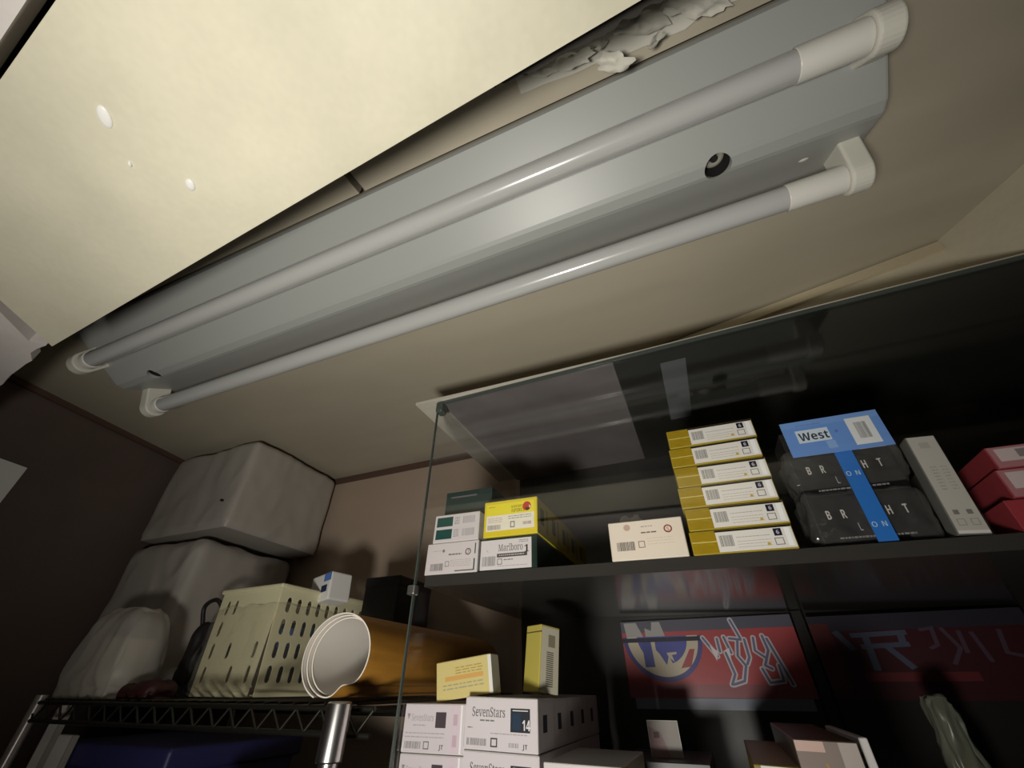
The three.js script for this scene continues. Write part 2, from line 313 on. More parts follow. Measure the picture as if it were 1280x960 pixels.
// red lettering showing in the glass, built as boards along the back
{
  const t1 = print(1024, 448, (g, w, h) => {
    R(g, '#b24a4e', 0, 0, w, h); R(g, '#945058', 0, h * .84, w, h * .16);
    R(g, '#5b5a68', 0, 0, w, h * .16);
    g.save(); g.translate(w * .245, h * .22); g.scale(.92, .98);
    for (const [r, c] of [[w * .262, '#4c4a8c'], [w * .235, '#cfc2aa'], [w * .165, '#5054a2']]) { g.fillStyle = c; g.beginPath(); g.arc(0, 0, r, 0, Math.PI); g.fill(); }
    g.restore();
    const poly = (c, q) => { g.fillStyle = c; g.beginPath(); q.forEach(([x, y], i) => (i ? g.lineTo(w * x, h * y) : g.moveTo(w * x, h * y))); g.fill(); };
    poly('#4a4f98', [[.12, .26], [.17, .26], [.18, .62], [.12, .62]]); poly('#cfc2aa', [[.175, .26], [.20, .26], [.20, .40], [.22, .46], [.25, .60], [.27, .48], [.30, .66], [.18, .66]]); poly('#cfc2aa', [[.26, .44], [.32, .43], [.32, .46], [.29, .47], [.30, .56], [.27, .50]]); poly('#a84a50', [[.33, .64], [.40, .40], [.43, .40], [.39, .62]]);
    R(g, '#26263a', 0, h * .235, w * .5, 26);
    g.fillStyle = '#aaa6a4'; for (const q of [[[.02, .02], [.10, .02], [.135, .22], [.03, .22]], [[.15, .10], [.19, .14], [.20, .02], [.25, .02], [.27, .22], [.15, .22]]]) { g.beginPath(); q.forEach(([x, y], i) => (i ? g.lineTo(w * x, h * y) : g.moveTo(w * x, h * y))); g.fill(); }
    // lettering: pale outline, blue grey fill
    g.lineCap = 'round'; g.lineJoin = 'round';
    const strokes = [[[.49, .26], [.55, .50]], [[.57, .28], [.57, .44]], [[.61, .26], [.63, .46]], [[.60, .46], [.62, .72], [.59, .84]], [[.67, .04], [.70, .28]], [[.64, .28], [.70, .30]], [[.68, .32], [.66, .50], [.69, .62], [.66, .80], [.60, .84]], [[.72, .30], [.72, .52], [.70, .60]], [[.77, .28], [.76, .44], [.80, .52]], [[.82, .26], [.83, .44], [.79, .62], [.82, .66]], [[.77, .66], [.79, .82], [.86, .80], [.86, .62]], [[.84, .30], [.88, .66], [.90, .84]]];
    for (const [c, lw] of [['#d0c8cc', 30], ['#6d6f92', 13]]) { g.strokeStyle = c; g.lineWidth = lw; for (const p of strokes) { g.beginPath(); p.forEach(([x, y], i) => (i ? g.lineTo(w * x, h * y) : g.moveTo(w * x, h * y))); g.stroke(); } }
    g.fillStyle = '#e4dee2'; g.beginPath(); g.moveTo(w * .52, h * .36); g.lineTo(w * .56, h * .44); g.lineTo(w * .54, h * .56); g.fill(); g.beginPath(); g.moveTo(w * .60, h * .42); g.lineTo(w * .625, h * .40); g.lineTo(w * .62, h * .56); g.fill();
  });
  const t2 = print(768, 448, (g, w, h) => {
    R(g, '#431f26', 0, 0, w, h); R(g, '#33303a', 0, 0, w, h * .2); R(g, '#5e2a2a', 0, h * .1, w * .1, h * .8);
    R(g, '#6a2c30', w * .18, h * .70, w * .5, h * .10);
    g.strokeStyle = '#4d5366'; g.lineWidth = 26; const st = (p) => { g.beginPath(); p.forEach(([x, y], i) => (i ? g.lineTo(w * x, h * y) : g.moveTo(w * x, h * y))); g.stroke(); };
    st([[.19, .26], [.46, .24]]); st([[.22, .40], [.45, .38]]); st([[.26, .26], [.25, .68]]); st([[.34, .40], [.42, .66]]); st([[.43, .24], [.42, .40]]); st([[.12, .2], [.18, .44]]);
    g.strokeStyle = '#51414e'; g.lineWidth = 16; st([[.52, .22], [.58, .20], [.57, .40], [.53, .44]]); st([[.62, .20], [.66, .44], [.60, .62]]); st([[.69, .24], [.68, .50]]); st([[.74, .26], [.76, .6]]); st([[.86, .24], [.84, .5], [.92, .56]]);
  });
  const mk = (x0, x1, y0, y1, tex, label) => {
    const s = thing('printed_board', label, 'sign', [(x0 + x1) / 2, LOWY + .0006, CB + (x0 > 0 ? .026 : .010)]);
    part('board', span(-(x1 - x0) / 2, (x1 - x0) / 2, 0, y1 - LOWY, -.004, 0), M.cabinetDark, s);
    const m = std(0xffffff, .35, { map: tex });
    part('printed_face', new THREE.PlaneGeometry(x1 - x0, y1 - y0).translate(0, (y0 + y1) / 2 - LOWY, .0004), m, s);
    return s;
  };
  const s = mk(-.146, .126, -.014, .095, t1, 'red printed board with a cream and blue roundel and white brush lettering');
  part('pale_rim', span(-.128, .128, -.030, -.016, 0, .002).translate(0, -LOWY, 0).translate(0, .002, 0), std(lin(.24, .26, .33), .3), s, 'pale bluish rim under the print');
  mk(.144, .40, -.014, .088, t2, 'dark red printed board with grey blue lettering beside the divider');
}

// ---------------------------------------------------------------- cartons
const film = (tex, r = .3) => std(0xffffff, r, { map: tex });
const DEPTH = .27;
// a carton with its printed end at z = 0 of its group, running back; x centred, standing on y = 0
function carton(name, label, w, h, d, bodyMat, front, side, group) {
  const o = thing(name, label, 'carton', [0, 0, 0], group);
  part('box_body', rbox(w, h, d, Math.min(.0012, h / 8), 0, h / 2, -d / 2), bodyMat, o);
  if (front) part('end_print', new THREE.PlaneGeometry(w - .002, h - .002).translate(0, h / 2, .0003), front, o);
  if (side) part('side_print', new THREE.PlaneGeometry(d - .003, h - .002).rotateY(Math.PI / 2).translate(w / 2 + .0003, h / 2, -d / 2), side, o);
  return o;
}
const place = (o, x, y, z, turn = 0, roll = TILT) => { o.position.set(x, y + .0006, z); o.rotation.set(0, turn, roll); return o; };
const mid = (a, b, z = ZF) => { const p = atZ(...a, z), q = atZ(...b, z); return { x: (p.x + q.x) / 2, w: q.x - p.x }; };
const whiteBox = std(lin(.70, .66, .66), .35), darkGreen = std(lin(.012, .03, .022), .3), yellowBox = std(lin(.72, .62, .035), .35), goldBox = std(lin(.42, .32, .035), .28);

// white carton, small emblem
{
  const t = print(512, 256, (g, w, h) => {
    R(g, '#dcd3d3', 0, 0, w, h); lines(g, 60, 60, 90, 1, 20, '#b9b0b0', 6); g.fillStyle = '#8d8488'; g.beginPath(); g.arc(170, 66, 14, 0, 7); g.fill();
    text(g, 'ﾀﾊﾞｺ', 250, 70, 30, '#55504f', 'serif'); lines(g, 225, 96, 130, 1, 10, '#777', 12);
    g.strokeStyle = '#4a4044'; g.lineWidth = 8; g.beginPath(); g.arc(420, 88, 24, 0, 7); g.stroke(); text(g, '7', 412, 100, 34, '#4a4044');
    barcode(g, 50, 172, 128, 60, '#555'); g.strokeStyle = '#777'; g.lineWidth = 5; g.strokeRect(200, 160, 36, 40); lines(g, 250, 150, 200, 4, 16, '#b8b0b0', 5);
    R(g, '#1b4f49', 484, 20, 10, 90); R(g, '#1b4f49', 480, 150, 12, 96); R(g, '#444', 300, 238, 180, 8);
  });
  const m = mid([530, 713], [597, 711]);
  place(carton('cigarette_carton', 'white carton with a barcode and ring mark, under the two green rectangles', m.w - .002, .0415, DEPTH, whiteBox, film(t), null), m.x, shelfY(m.x), ZF);
}
{
  const t = print(512, 300, (g, w, h) => {
    R(g, '#dad3d4', 0, 0, w, h);
    for (const y of [24, 164]) { R(g, '#0f4a44', 22, y, 190, 108); lines(g, 232, y + 10, 60, 5, 18, '#8f888c', 8); barcode(g, 330, y + 10, 140, 80, '#a39da0'); }
    R(g, '#d9d3d6', 0, 146, w, 4);
  });
  const m = mid([545, 637], [600, 633]);
  place(carton('cigarette_carton', 'white carton with two dark green rectangles beside the yellow carton', m.w - .001, .040, DEPTH, whiteBox, film(t), null), m.x, shelfY(m.x) + .042, ZF);
}
{
  const t = print(512, 290, (g, w, h) => {
    R(g, '#e0dadb', 0, 0, w, h);
    text(g, 'Marlboro', 180, 116, 92, '#55504f', 'serif', '', .60); text(g, '1', 438, 140, 96, '#222', 'serif', 'bold');
    R(g, '#55504f', 170, 140, 300, 36); lines(g, 190, 152, 250, 1, 8, '#cfc8c8', 10);
    barcode(g, 22, 160, 134, 92, '#777'); g.strokeStyle = '#666'; g.lineWidth = 6; g.strokeRect(178, 192, 42, 50); lines(g, 240, 196, 90, 1, 8, '#777', 10); lines(g, 180, 256, 290, 1, 10, '#aaa', 6); lines(g, 390, 18, 90, 2, 16, '#999', 8);
    g.fillStyle = '#c9c2c4'; g.beginPath(); g.moveTo(60, 90); g.lineTo(90, 120); g.lineTo(60, 112); g.fill();
  });
  const m = mid([599, 709], [672, 706]);
  const o = place(carton('cigarette_carton', 'white ended dark green carton under the yellow carton', m.w - .001, .0405, DEPTH, darkGreen, null, null), m.x, shelfY(m.x), ZF);
  part('end_print', new THREE.PlaneGeometry(m.w - .009, .0375).translate(-.0035, .0195, .0003), film(t), o);
}
{
  const t = print(512, 300, (g, w, h) => {
    R(g, '#e6cf1e', 0, 0, w, h); R(g, '#efe12a', 20, 22, 470, 100); text(g, 'AMERICAN', 262, 72, 30, '#9a8a10', 'serif', 'bold'); text(g, 'SPIRIT', 268, 110, 40, '#8a7c10', 'serif', 'bold'); lines(g, 40, 44, 60, 1, 9, '#b7a714', 8);
    R(g, '#f1ead8', 20, 124, 470, 134); lines(g, 40, 146, 140, 3, 16, '#c9b9b0', 7); lines(g, 240, 140, 220, 2, 18, '#9aa0a0', 7); barcode(g, 36, 206, 130, 40, '#8a7f84'); g.strokeStyle = '#666'; g.lineWidth = 7; g.strokeRect(264, 192, 36, 44); barcode(g, 380, 200, 80, 26, '#8a8080');
    g.fillStyle = '#c2281c'; g.beginPath(); g.arc(420, 70, 40, 0, 7); g.fill(); g.fillStyle = '#221a18'; g.beginPath(); g.arc(428, 86, 22, 0, 3.4); g.fill(); g.fillStyle = '#f4eee0'; g.beginPath(); g.moveTo(440, 60); g.lineTo(458, 76); g.lineTo(446, 92); g.fill();
  });
  const s = print(768, 128, (g, w, h) => { R(g, '#b8a51a', 0, 0, w, h); for (let i = 0; i < 5; i++) { R(g, '#3c3a16', 30 + i * 150, 30, 46, 60); R(g, '#8a7d18', 96 + i * 150, 20, 30, 90); } });
  const m = mid([603, 668], [671, 664]);
  place(carton('cigarette_carton', 'bright yellow carton with a red and black round emblem', m.w, .0500, DEPTH, yellowBox, film(t), film(s)), m.x + .001, shelfY(m.x) + .0425, ZF);
}
{
  const o = carton('cigarette_carton', 'dark green carton lying on top of the green marked white carton', .080, .040, .20, std(lin(.03, .05, .045), .3), null, null);
  part('pale_line', box(.045, .0025, .0006, -.008, .031, 0), M.liner, o);
  place(o, -.296, shelfY(-.3) + .0838, -.532, 0);
}
{
  const t = print(512, 270, (g, w, h) => {
    R(g, '#efe2d2', 0, 0, w, h); g.fillStyle = '#c9ab9c'; g.beginPath(); g.arc(130, 42, 24, 0, 7); g.fill(); lines(g, 230, 40, 80, 1, 10, '#b5a89c', 8); lines(g, 225, 84, 110, 1, 10, '#6d625c', 9);
    g.strokeStyle = '#8c3a36'; g.lineWidth = 9; g.beginPath(); g.arc(414, 74, 24, 0, 7); g.stroke(); text(g, 'S', 404, 90, 38, '#8c3a36');
    barcode(g, 42, 146, 128, 62, '#4d4846'); g.strokeStyle = '#8a6c66'; g.lineWidth = 5; g.strokeRect(198, 150, 40, 42); lines(g, 260, 130, 180, 3, 20, '#ddd0c2', 5);
  });
  const m = mid([765, 704], [864, 699]);
  place(carton('cigarette_carton', 'pale beige carton with a dark red ring, lying beside the gold stack', m.w - .001, .045, .24, std(lin(.72, .64, .54), .35), film(t), null), m.x, shelfY(m.x), ZF);
  const c = thing('crumpled_wrapper', 'crumpled clear wrapper lying on top of the pale beige carton', 'wrapper', [m.x - .018, shelfY(m.x) + .0455, ZF - .06]);
  part('film', wrapped(.036, .022, .04, .008, .006, 70, 4, 12, .25), M.filmPale, c);
}
// six gold cartons in a stack
{
  const t = print(1024, 256, (g, w, h) => {
    R(g, '#a58a1c', 0, 0, w, h); for (let i = 0; i < 40; i++) R(g, rnd() > .5 ? '#8c7414' : '#b89c2c', rnd() * 260, rnd() * h, 20 + rnd() * 60, 4); R(g, '#d8c878', 0, 118, 270, 12);
    R(g, '#22201c', 262, 0, w - 262, 26); R(g, '#eeeae4', 266, 22, w - 266, 228); barcode(g, 296, 62, 140, 128, '#6f6c6c'); lines(g, 470, 92, 330, 1, 20, '#b9b2b0', 9); lines(g, 470, 140, 330, 3, 32, '#c9c2ba', 8);  // dark strip over the label paints in the shadow gap between cartons
    g.fillStyle = '#d3ac2c'; g.beginPath(); g.arc(770, 196, 16, 0, 7); g.fill();
    R(g, '#1d1e34', 846, 32, 76, 82); text(g, '6', 868, 96, 60, '#cfcad4', 'sans-serif', 'bold'); g.strokeStyle = '#777'; g.lineWidth = 8; g.strokeRect(838, 140, 78, 70); R(g, '#fff', 950, 30, 50, 200);
  });
  const fm = film(t, .22), m = mid([868, 697], [1002, 690]);
  const at = ['at the bottom of the gold stack', 'second from the bottom of the gold stack', 'third from the bottom of the gold stack', 'fourth from the bottom of the gold stack', 'fifth, just under the top of the gold stack', 'on top of the gold stack'];
  for (let i = 0; i < 6; i++) place(carton('cigarette_carton', 'gold and white slim carton ' + at[i], m.w, .0256, .22, goldBox, fm, null, 'gold cartons in a stack'), m.x + [0, .0012, -.001, .0005, -.0008, .0012][i] + i * .0006, shelfY(m.x) + i * .0264, ZF - [0, .001, 0, .002, .001, .0015][i], [0, .01, -.008, .006, -.012, .01][i]);
}
// black twin pack with blue band and header card
{
  const t = print(768, 512, (g, w, h) => {
    R(g, '#121214', 0, 0, w, h);
    for (const y of [130, 380]) { [['B', 90], ['R', 200], ['H', 520], ['T', 640]].forEach(([c, x]) => text(g, c, x, y, 62, '#d8d6d2', 'sans-serif', 'bold')); [['L', 282], ['G', 470]].forEach(([c, x]) => text(g, c, x, y + 66, 54, '#b9c4d4')); lines(g, 120, y + 92, 520, 1, 10, '#8a8888', 9); }
    R(g, '#2a2a2c', 0, 252, w, 6);
  });
  const hd = print(768, 330, (g, w, h) => {
    R(g, '#6f9ade', 0, 0, w, h); R(g, '#7aa3e2', 0, 0, w, 60); R(g, '#d6e2ee', 96, 92, 260, 120); text(g, 'West', 112, 192, 104, '#2c3648', 'sans-serif', 'bold', .95); R(g, '#8fb2e4', 300, 220, 70, 70); lines(g, 120, 40, 200, 1, 8, '#6488c8', 9);
    R(g, '#e6e8ea', 508, 44, 190, 250); barcode(g, 560, 90, 90, 150, '#777'); g.fillStyle = '#5c7fc8'; g.fillRect(400, 130, 24, 24);
  });
  const m = mid([1030, 683], [1193, 670]), H = .134;
  const o = thing('wrapped_twin_pack', 'black shrink wrapped twin pack with a blue band and blue header card', 'cigarette pack');
  part('pack', rbox(m.w - .008, H * .5 - .001, .05, .0015, 0, H * .25, -.026), M.black, o);
  part('pack', rbox(m.w - .008, H * .5 - .001, .05, .0015, 0, H * .75, -.026), M.black, o);
  part('printed_face', new THREE.PlaneGeometry(m.w - .010, H - .030).translate(0, (H - .028) / 2, -.0006), film(t, .25), o);
  part('film_wrap', wrapped(m.w + .006, .058, .058, .012, .0045, 45, 2.2, 24).translate(0, .001, -.024), M.clear, o, 'crinkled clear film');
  part('film_wrap', wrapped(m.w + .006, .050, .058, .012, .0045, 45, 8.1, 24).translate(0, .061, -.024), M.clear, o, 'crinkled clear film');
  const b = atZ(1108, 677, ZF), b2 = atZ(1056, 566, ZF);
  part('blue_band', box(.0165, H - .008, .001, (b.x + b2.x) / 2 - m.x, (H - .008) / 2, .0095), film(print(96, 720, (g, w, h) => { R(g, '#2f74c8', 0, 0, w, h); for (const y of [330, 640]) { text(g, 'O', 6, y, 40, '#c9d8ea'); text(g, 'N', 54, y, 40, '#c9d8ea'); } }), .35), o, 'bright blue paper band');
  const h0 = atZ(975, 535, ZF), h1 = atZ(1103, 556, ZF);
  part('header_card', box(.096, .044, .0012, .0022, H - .016, .0112), film(hd, .4), o, 'light blue header card with a barcode');
  place(o, m.x, shelfY(m.x) + .001, ZF - .011);
}
{
  const t = print(192, 900, (g, w, h) => { R(g, '#b9b6ae', 0, 0, w, h); R(g, '#a8a59e', 60, 60, 70, 60); lines(g, 50, 300, 40, 8, 30, '#a09d98', 12); lines(g, 120, 300, 40, 8, 30, '#a5a29c', 12); for (const x of [28, 112]) { R(g, '#777470', x + 8, 700, 36, 40); g.strokeStyle = '#8a8783'; g.lineWidth = 5; g.strokeRect(x + 4, 780, 46, 50); } R(g, '#d9d7d2', 0, 874, w, 26); });
  const m = mid([1195, 670], [1237, 665]);
  place(carton('upright_carton', 'tall narrow grey white carton standing on end beside the black pack', m.w, .1015, .018, std(lin(.14, .135, .125), .5), film(t, .5), null), m.x + .002, shelfY(m.x) + .0008, ZF, 0, TILT - .05);
}
// red packs at the right
{
  const red = std(lin(.30, .04, .05), .25), redEnd = print(256, 96, (g, w, h) => { R(g, '#a03c44', 0, 0, w, h); R(g, '#c8b0b2', 60, 8, 90, 16); }), pale = print(256, 128, (g, w, h) => { R(g, '#b07a80', 0, 0, w, h); R(g, '#d2bfc0', 14, 12, w - 28, h - 50); R(g, '#8d8284', 60, 22, 100, 50); });
  const names = ['at the bottom of the red stack', 'in the middle of the red stack', 'on top of the red stack'];
  [[1272, 652, .030], [1256, 607, .029], [1239, 574, .024]].forEach(([px, py, h], i) => {
    const p = atZ(px, py, ZF);
    const o = carton('red_carton', 'red carton with a pale label, ' + names[i], .085, h - .001, .20, red, i ? film(pale, .3) : film(redEnd, .25), null, 'red cartons in a stack');
    place(o, p.x + .0425, shelfY(.33) + [.026, .0555, .0835][i] - .026 + (i ? 0 : 0), ZF, 0, TILT);
  });
  const o = carton('upright_carton', 'dull grey carton standing between the tall narrow carton and the red stack', .016, .088, .21, std(lin(.10, .10, .092), .5), null, null);
  place(o, .268, shelfY(.27), ZF - .03, -.04, TILT);
}

// lower compartment
const ssFront = (dark) => film(print(512, 300, (g, w, h) => {
  R(g, '#d9d1d5', 0, 0, w, h); text(g, 'SevenStars', 48, 112, 78, '#3c3838', 'serif', '', .60); lines(g, 110, 130, 110, 1, 9, '#777', 9);
  R(g, '#2c3036', 330, 56, 136, 138); R(g, dark, 342, 84, 60, 96); R(g, '#e8e2e4', 344, 66, 108, 6); text(g, '14', 410, 182, 84, '#e8e2e4', 'sans-serif', 'bold', .62);
  lines(g, 20, 176, 40, 1, 9, '#777', 6); lines(g, 190, 204, 260, 1, 8, '#aaa2a4', 6); R(g, '#d9d2d4', 20, 222, 470, 3); barcode(g, 20, 240, 140, 40, '#777'); g.strokeStyle = '#444'; g.lineWidth = 8; g.strokeRect(196, 236, 40, 44); barcode(g, 320, 254, 70, 26, '#888'); text(g, 'JT', 416, 284, 36, '#555', 'sans-serif', 'bold');
}));
const ssLeft = film(print(512, 300, (g, w, h) => {
  R(g, '#d6cdd3', 0, 0, w, h); g.fillStyle = '#9a9494'; g.beginPath(); g.moveTo(20, 60); g.lineTo(50, 60); g.lineTo(34, 100); g.fill(); text(g, 'SevenStars', 60, 106, 60, '#a49c9e', 'serif', '', .62); lines(g, 80, 130, 110, 1, 8, '#aaa', 8); R(g, '#4f464c', 270, 48, 88, 100);
  lines(g, 16, 180, 340, 2, 24, '#b0a8ac', 7); barcode(g, 20, 236, 140, 44, '#777'); g.strokeStyle = '#777'; g.lineWidth = 7; g.strokeRect(186, 236, 40, 42); text(g, 'JT', 316, 278, 38, '#555', 'sans-serif', 'bold'); R(g, '#d9c9d2', 400, 0, 70, h); R(g, '#c6aebb', 420, 60, 34, 70); R(g, '#c6aebb', 420, 190, 34, 70); R(g, '#f4f0f2', 478, 0, 14, h);
}));
const ssSide = film(print(768, 128, (g, w, h) => { R(g, '#d4cbce', 0, 0, w, h); for (let i = 0; i < 5; i++) { R(g, '#dcd4d6', 20 + i * 150, 8, 118, 112); R(g, '#2f333a', 40 + i * 150, 40, 40, 44); } }), .5);
{
  const f14 = ssFront('#2a3c50');
  const m = mid([582, 870], [671, 876]), l = mid([505, 879], [580, 881]);
  const hs = .0452, pos = ['on top', 'second from the top', 'at the bottom'];
  for (let i = 0; i < 3; i++) {
    place(carton('cigarette_carton', 'white carton with a dark square numbered 14, ' + pos[i] + ' of its stack', m.w, hs - .0006, DEPTH, whiteBox, f14, ssSide, 'stacked white cartons numbered 14'), m.x, LOWY + (2 - i) * hs + .002, ZF, [.0, .006, 0][i], -.02);
    place(carton('cigarette_carton', 'white carton with grey square and pink edge, ' + pos[i] + ' of its stack', l.w, hs - .002, DEPTH, whiteBox, ssLeft, null, 'stacked white cartons with a grey square'), l.x + .0025, LOWY + (2 - i) * (hs - .0014), ZF - .001, 0, 0);
  }
  const r0 = atZ(676, 950, ZF), r1 = atZ(775, 962, ZF);
  for (let i = 0; i < 2; i++) place(carton('cigarette_carton', 'white carton lying low beside the numbered stack, ' + ['lower one', 'upper one'][i], r1.x - r0.x, .043, .13, whiteBox, null, null, 'low white cartons'), (r0.x + r1.x) / 2 + .002, LOWY + i * .0435, ZF, 0, -.012);
}
{
  const pf = print(256, 160, (g, w, h) => { R(g, '#d6c684', 0, 0, w, h); lines(g, 90, 30, 130, 3, 12, '#b79a55', 5); R(g, '#d8a860', 40, 66, 180, 20); lines(g, 30, 100, 190, 2, 16, '#a9a488', 6); });
  const o = carton('cigarette_carton', 'creamy yellow carton lying tilted on top of the white cartons', 0.073, .0385, .024, std(lin(.68, .56, .25), .4), film(pf, .4), null);
  part('white_edge', span(.0325, .0368, .001, .0375, -.023, .0006), M.whiteCard, o);
  const p = atZ(545, 880, ZF - .012), q = atZ(617, 866, ZF - .012);
  place(o, (p.x + q.x) / 2, (p.y + q.y) / 2, ZF - .012, .04, .125);
}
{
  const s = print(128, 256, (g, w, h) => { R(g, '#c9c2ae', 0, 0, w, h); R(g, '#8a8470', 50, 30, 50, 50); for (let y = 100; y < 230; y += 8) R(g, '#55524a', 40, y, 50, 4); });
  const o = thing('cigarette_pack', 'yellow pack standing askew behind the numbered stack', 'cigarette pack');
  part('pack_body', rbox(.030, .068, .030, .0012, 0, .034, 0), std(lin(.55, .47, .10), .35), o);
  part('lid_seam', box(.0304, .0012, .0304, 0, .060, 0), std(lin(.12, .09, .02), .6), o);
  part('side_print', new THREE.PlaneGeometry(.027, .066).translate(0, .033, .0154), film(s, .4), o);
  const p = atZ(674, 871, -.56);
  place(o, p.x, LOWY + 3 * .0452 + .0045, -.565, 1.0, -.12);
}
{
  const bf = print(256, 128, (g, w, h) => { R(g, '#8d807a', 0, 0, w, h); R(g, '#d0b2a8', 0, 0, 120, 20); R(g, '#b4aaa4', 180, 0, 76, 128); R(g, '#5f524c', 10, 60, 60, 68); g.strokeStyle = '#b98f4a'; g.lineWidth = 8; g.beginPath(); g.moveTo(110, 40); g.lineTo(124, 84); g.lineTo(146, 60); g.stroke(); });
  const p = atZ(990, 929, ZF), q = atZ(1068, 922, ZF), o = carton('cigarette_carton', 'brown carton with a pale pink upper edge and gold mark', q.x - p.x, .046, .22, std(lin(.07, .05, .03), .35), film(bf), null);
  place(o, (p.x + q.x) / 2, p.y - .044, ZF - .002);
  const low = carton('cigarette_carton', 'dark carton under the brown carton with the gold mark', .044, p.y - .0445 - LOWY, .22, M.cabinetDark, null, null);
  place(low, (p.x + q.x) / 2, LOWY, ZF - .004, 0, 0);
  const y0 = atZ(941, 950, ZF), y = carton('cigarette_carton', 'yellow carton with a white end beside the brown carton', .036, .046, .22, std(lin(.22, .17, .02), .35), null, null);
  part('end_print', new THREE.PlaneGeometry(.030, .044).translate(.0025, .0232, .0004), M.whiteCard, y);
  place(y, y0.x + .016, LOWY + .047, ZF - .002, 0, -.03);
  place(carton('cigarette_carton', 'second yellow carton under the white ended yellow carton', .036, .046, .22, yellowBox, null, null), y0.x + .016, LOWY, ZF - .002, 0, 0);
  const w0 = atZ(1078, 923, -.53), w = carton('upright_carton', 'thin pale carton on edge beside the brown carton', .007, w0.y - LOWY, .15, whiteBox, null, null);
  place(w, w0.x, LOWY, -.53, 0, 0);
}
{
  const a = atZ(808, 900, -.70), b = atZ(855, 948, -.70);
  const cf = print(128, 128, (g, w, h) => { R(g, '#9d9792', 0, 0, w, h); g.fillStyle = '#96797c'; g.beginPath(); g.moveTo(0, 20); g.lineTo(50, 40); g.lineTo(80, 128); g.lineTo(0, 128); g.fill(); R(g, '#5a4c4c', 20, 40, 24, 22); });
  const o = thing('printed_card', 'small white and pink card propped on a dark carton', 'card', [(a.x + b.x) / 2, b.y, -.70]);
  part('card', box(b.x - a.x, a.y - b.y, .0016, 0, (a.y - b.y) / 2, 0), M.whiteCard, o);
  part('printed_face', new THREE.PlaneGeometry(b.x - a.x - .001, a.y - b.y - .001).translate(0, (a.y - b.y) / 2, .0011), film(cf, .6), o);
  place(carton('cigarette_carton', 'dark carton under the small white and pink card', .10, b.y - LOWY - .0004, .12, M.cabinetDark, null, null), (a.x + b.x) / 2, LOWY, -.66, 0, 0);
  const g0 = atZ(1152, 872, -.74), gr = thing('crumpled_wrapper', 'dull greenish crumpled shape standing before the dark red board', 'wrapper', [g0.x + .012, LOWY + .003, -.74]);
  part('film', wrapped(.034, g0.y - LOWY, .03, .010, .007, 40, 6, 16, .2), std(lin(.16, .17, .13), .3), gr);  // greenish lump for a shape of unknown kind
}

// ---------------------------------------------------------------- wire shelf and what stands on it
const DECK = -.014, SX0 = -1.10, SX1 = -.385, SZ0 = -.50, SZ1 = -.895;
{
  const s = thing('wire_shelf', 'chrome wire shelving unit against the back wall', 'shelf');
  const tier = (y) => {
    for (const z of [SZ0, SZ1]) {
      part('rail', cylBetween(V(SX0, y - .006, z), V(SX1, y - .006, z), .003, 8), M.wire, s);
      part('rail', cylBetween(V(SX0, y - .030, z), V(SX1, y - .030, z), .003, 8), M.wire, s);
    }
    for (const x of [SX0, SX1]) part('rail', cylBetween(V(x, y - .006, SZ0), V(x, y - .006, SZ1), .003, 8), M.wire, s);
    const n = 36, p = [];
    for (let i = 0; i <= n; i++) p.push(V(SX0 + (SX1 - SX0) * i / n, y - (i % 2 ? .029 : .007), SZ0 + .001));
    const zz = []; for (let i = 0; i < n; i++) zz.push(cylBetween(p[i], p[i + 1], .0017, 6));
    part('zigzag_truss', mergeGeometries(zz), M.wire, s);
    for (let i = 1; i < 28; i++) { const x = SX0 + (SX1 - SX0) * i / 28; part('deck_wire', cylBetween(V(x, y - .0015, SZ0), V(x, y - .0015, SZ1), .0015, 6), M.wire, s); }
  };
  tier(DECK); tier(-.42);
  for (const [x, z, top] of [[SX0 + .006, SZ0 - .002, -.01], [SX0, SZ1, DECK - .006], [SX1, SZ1, DECK - .006]]) {
    part('post', cylBetween(V(x, -EYE, z), V(x, top, z), .0085, 14), x > SX0 + .003 && x < -1 ? std(lin(.55, .5, .48), .3, { metalness: .6 }) : M.chrome, s);
  }
  for (const y of [-.020, -.436]) part('clip', cylBetween(V(SX1, y - .012, SZ1), V(SX1, y + .012, SZ1), .012, 14), M.black, s);
}
{
  const p = atZ(425, 880, -.455), o = thing('chrome_pole', 'shiny chrome pole with a wider sleeve at its top', 'pole', [p.x, -EYE, -.455]);
  const top = p.y + EYE + .002;
  part('pole', new THREE.CylinderGeometry(.0098, .0098, top - .03, 28).translate(0, (top - .03) / 2, 0), M.chrome, o);
  part('sleeve', new THREE.LatheGeometry([[.0099, top - .050], [.0128, top - .050], [.0132, top - .048], [.0132, top - .002], [.012, top], [.0001, top]].map((q) => new THREE.Vector2(...q)), 28), M.chrome, o);
  part('foot', new THREE.CylinderGeometry(.05, .055, .012, 28).translate(0, .006, 0), M.chrome, o);
}
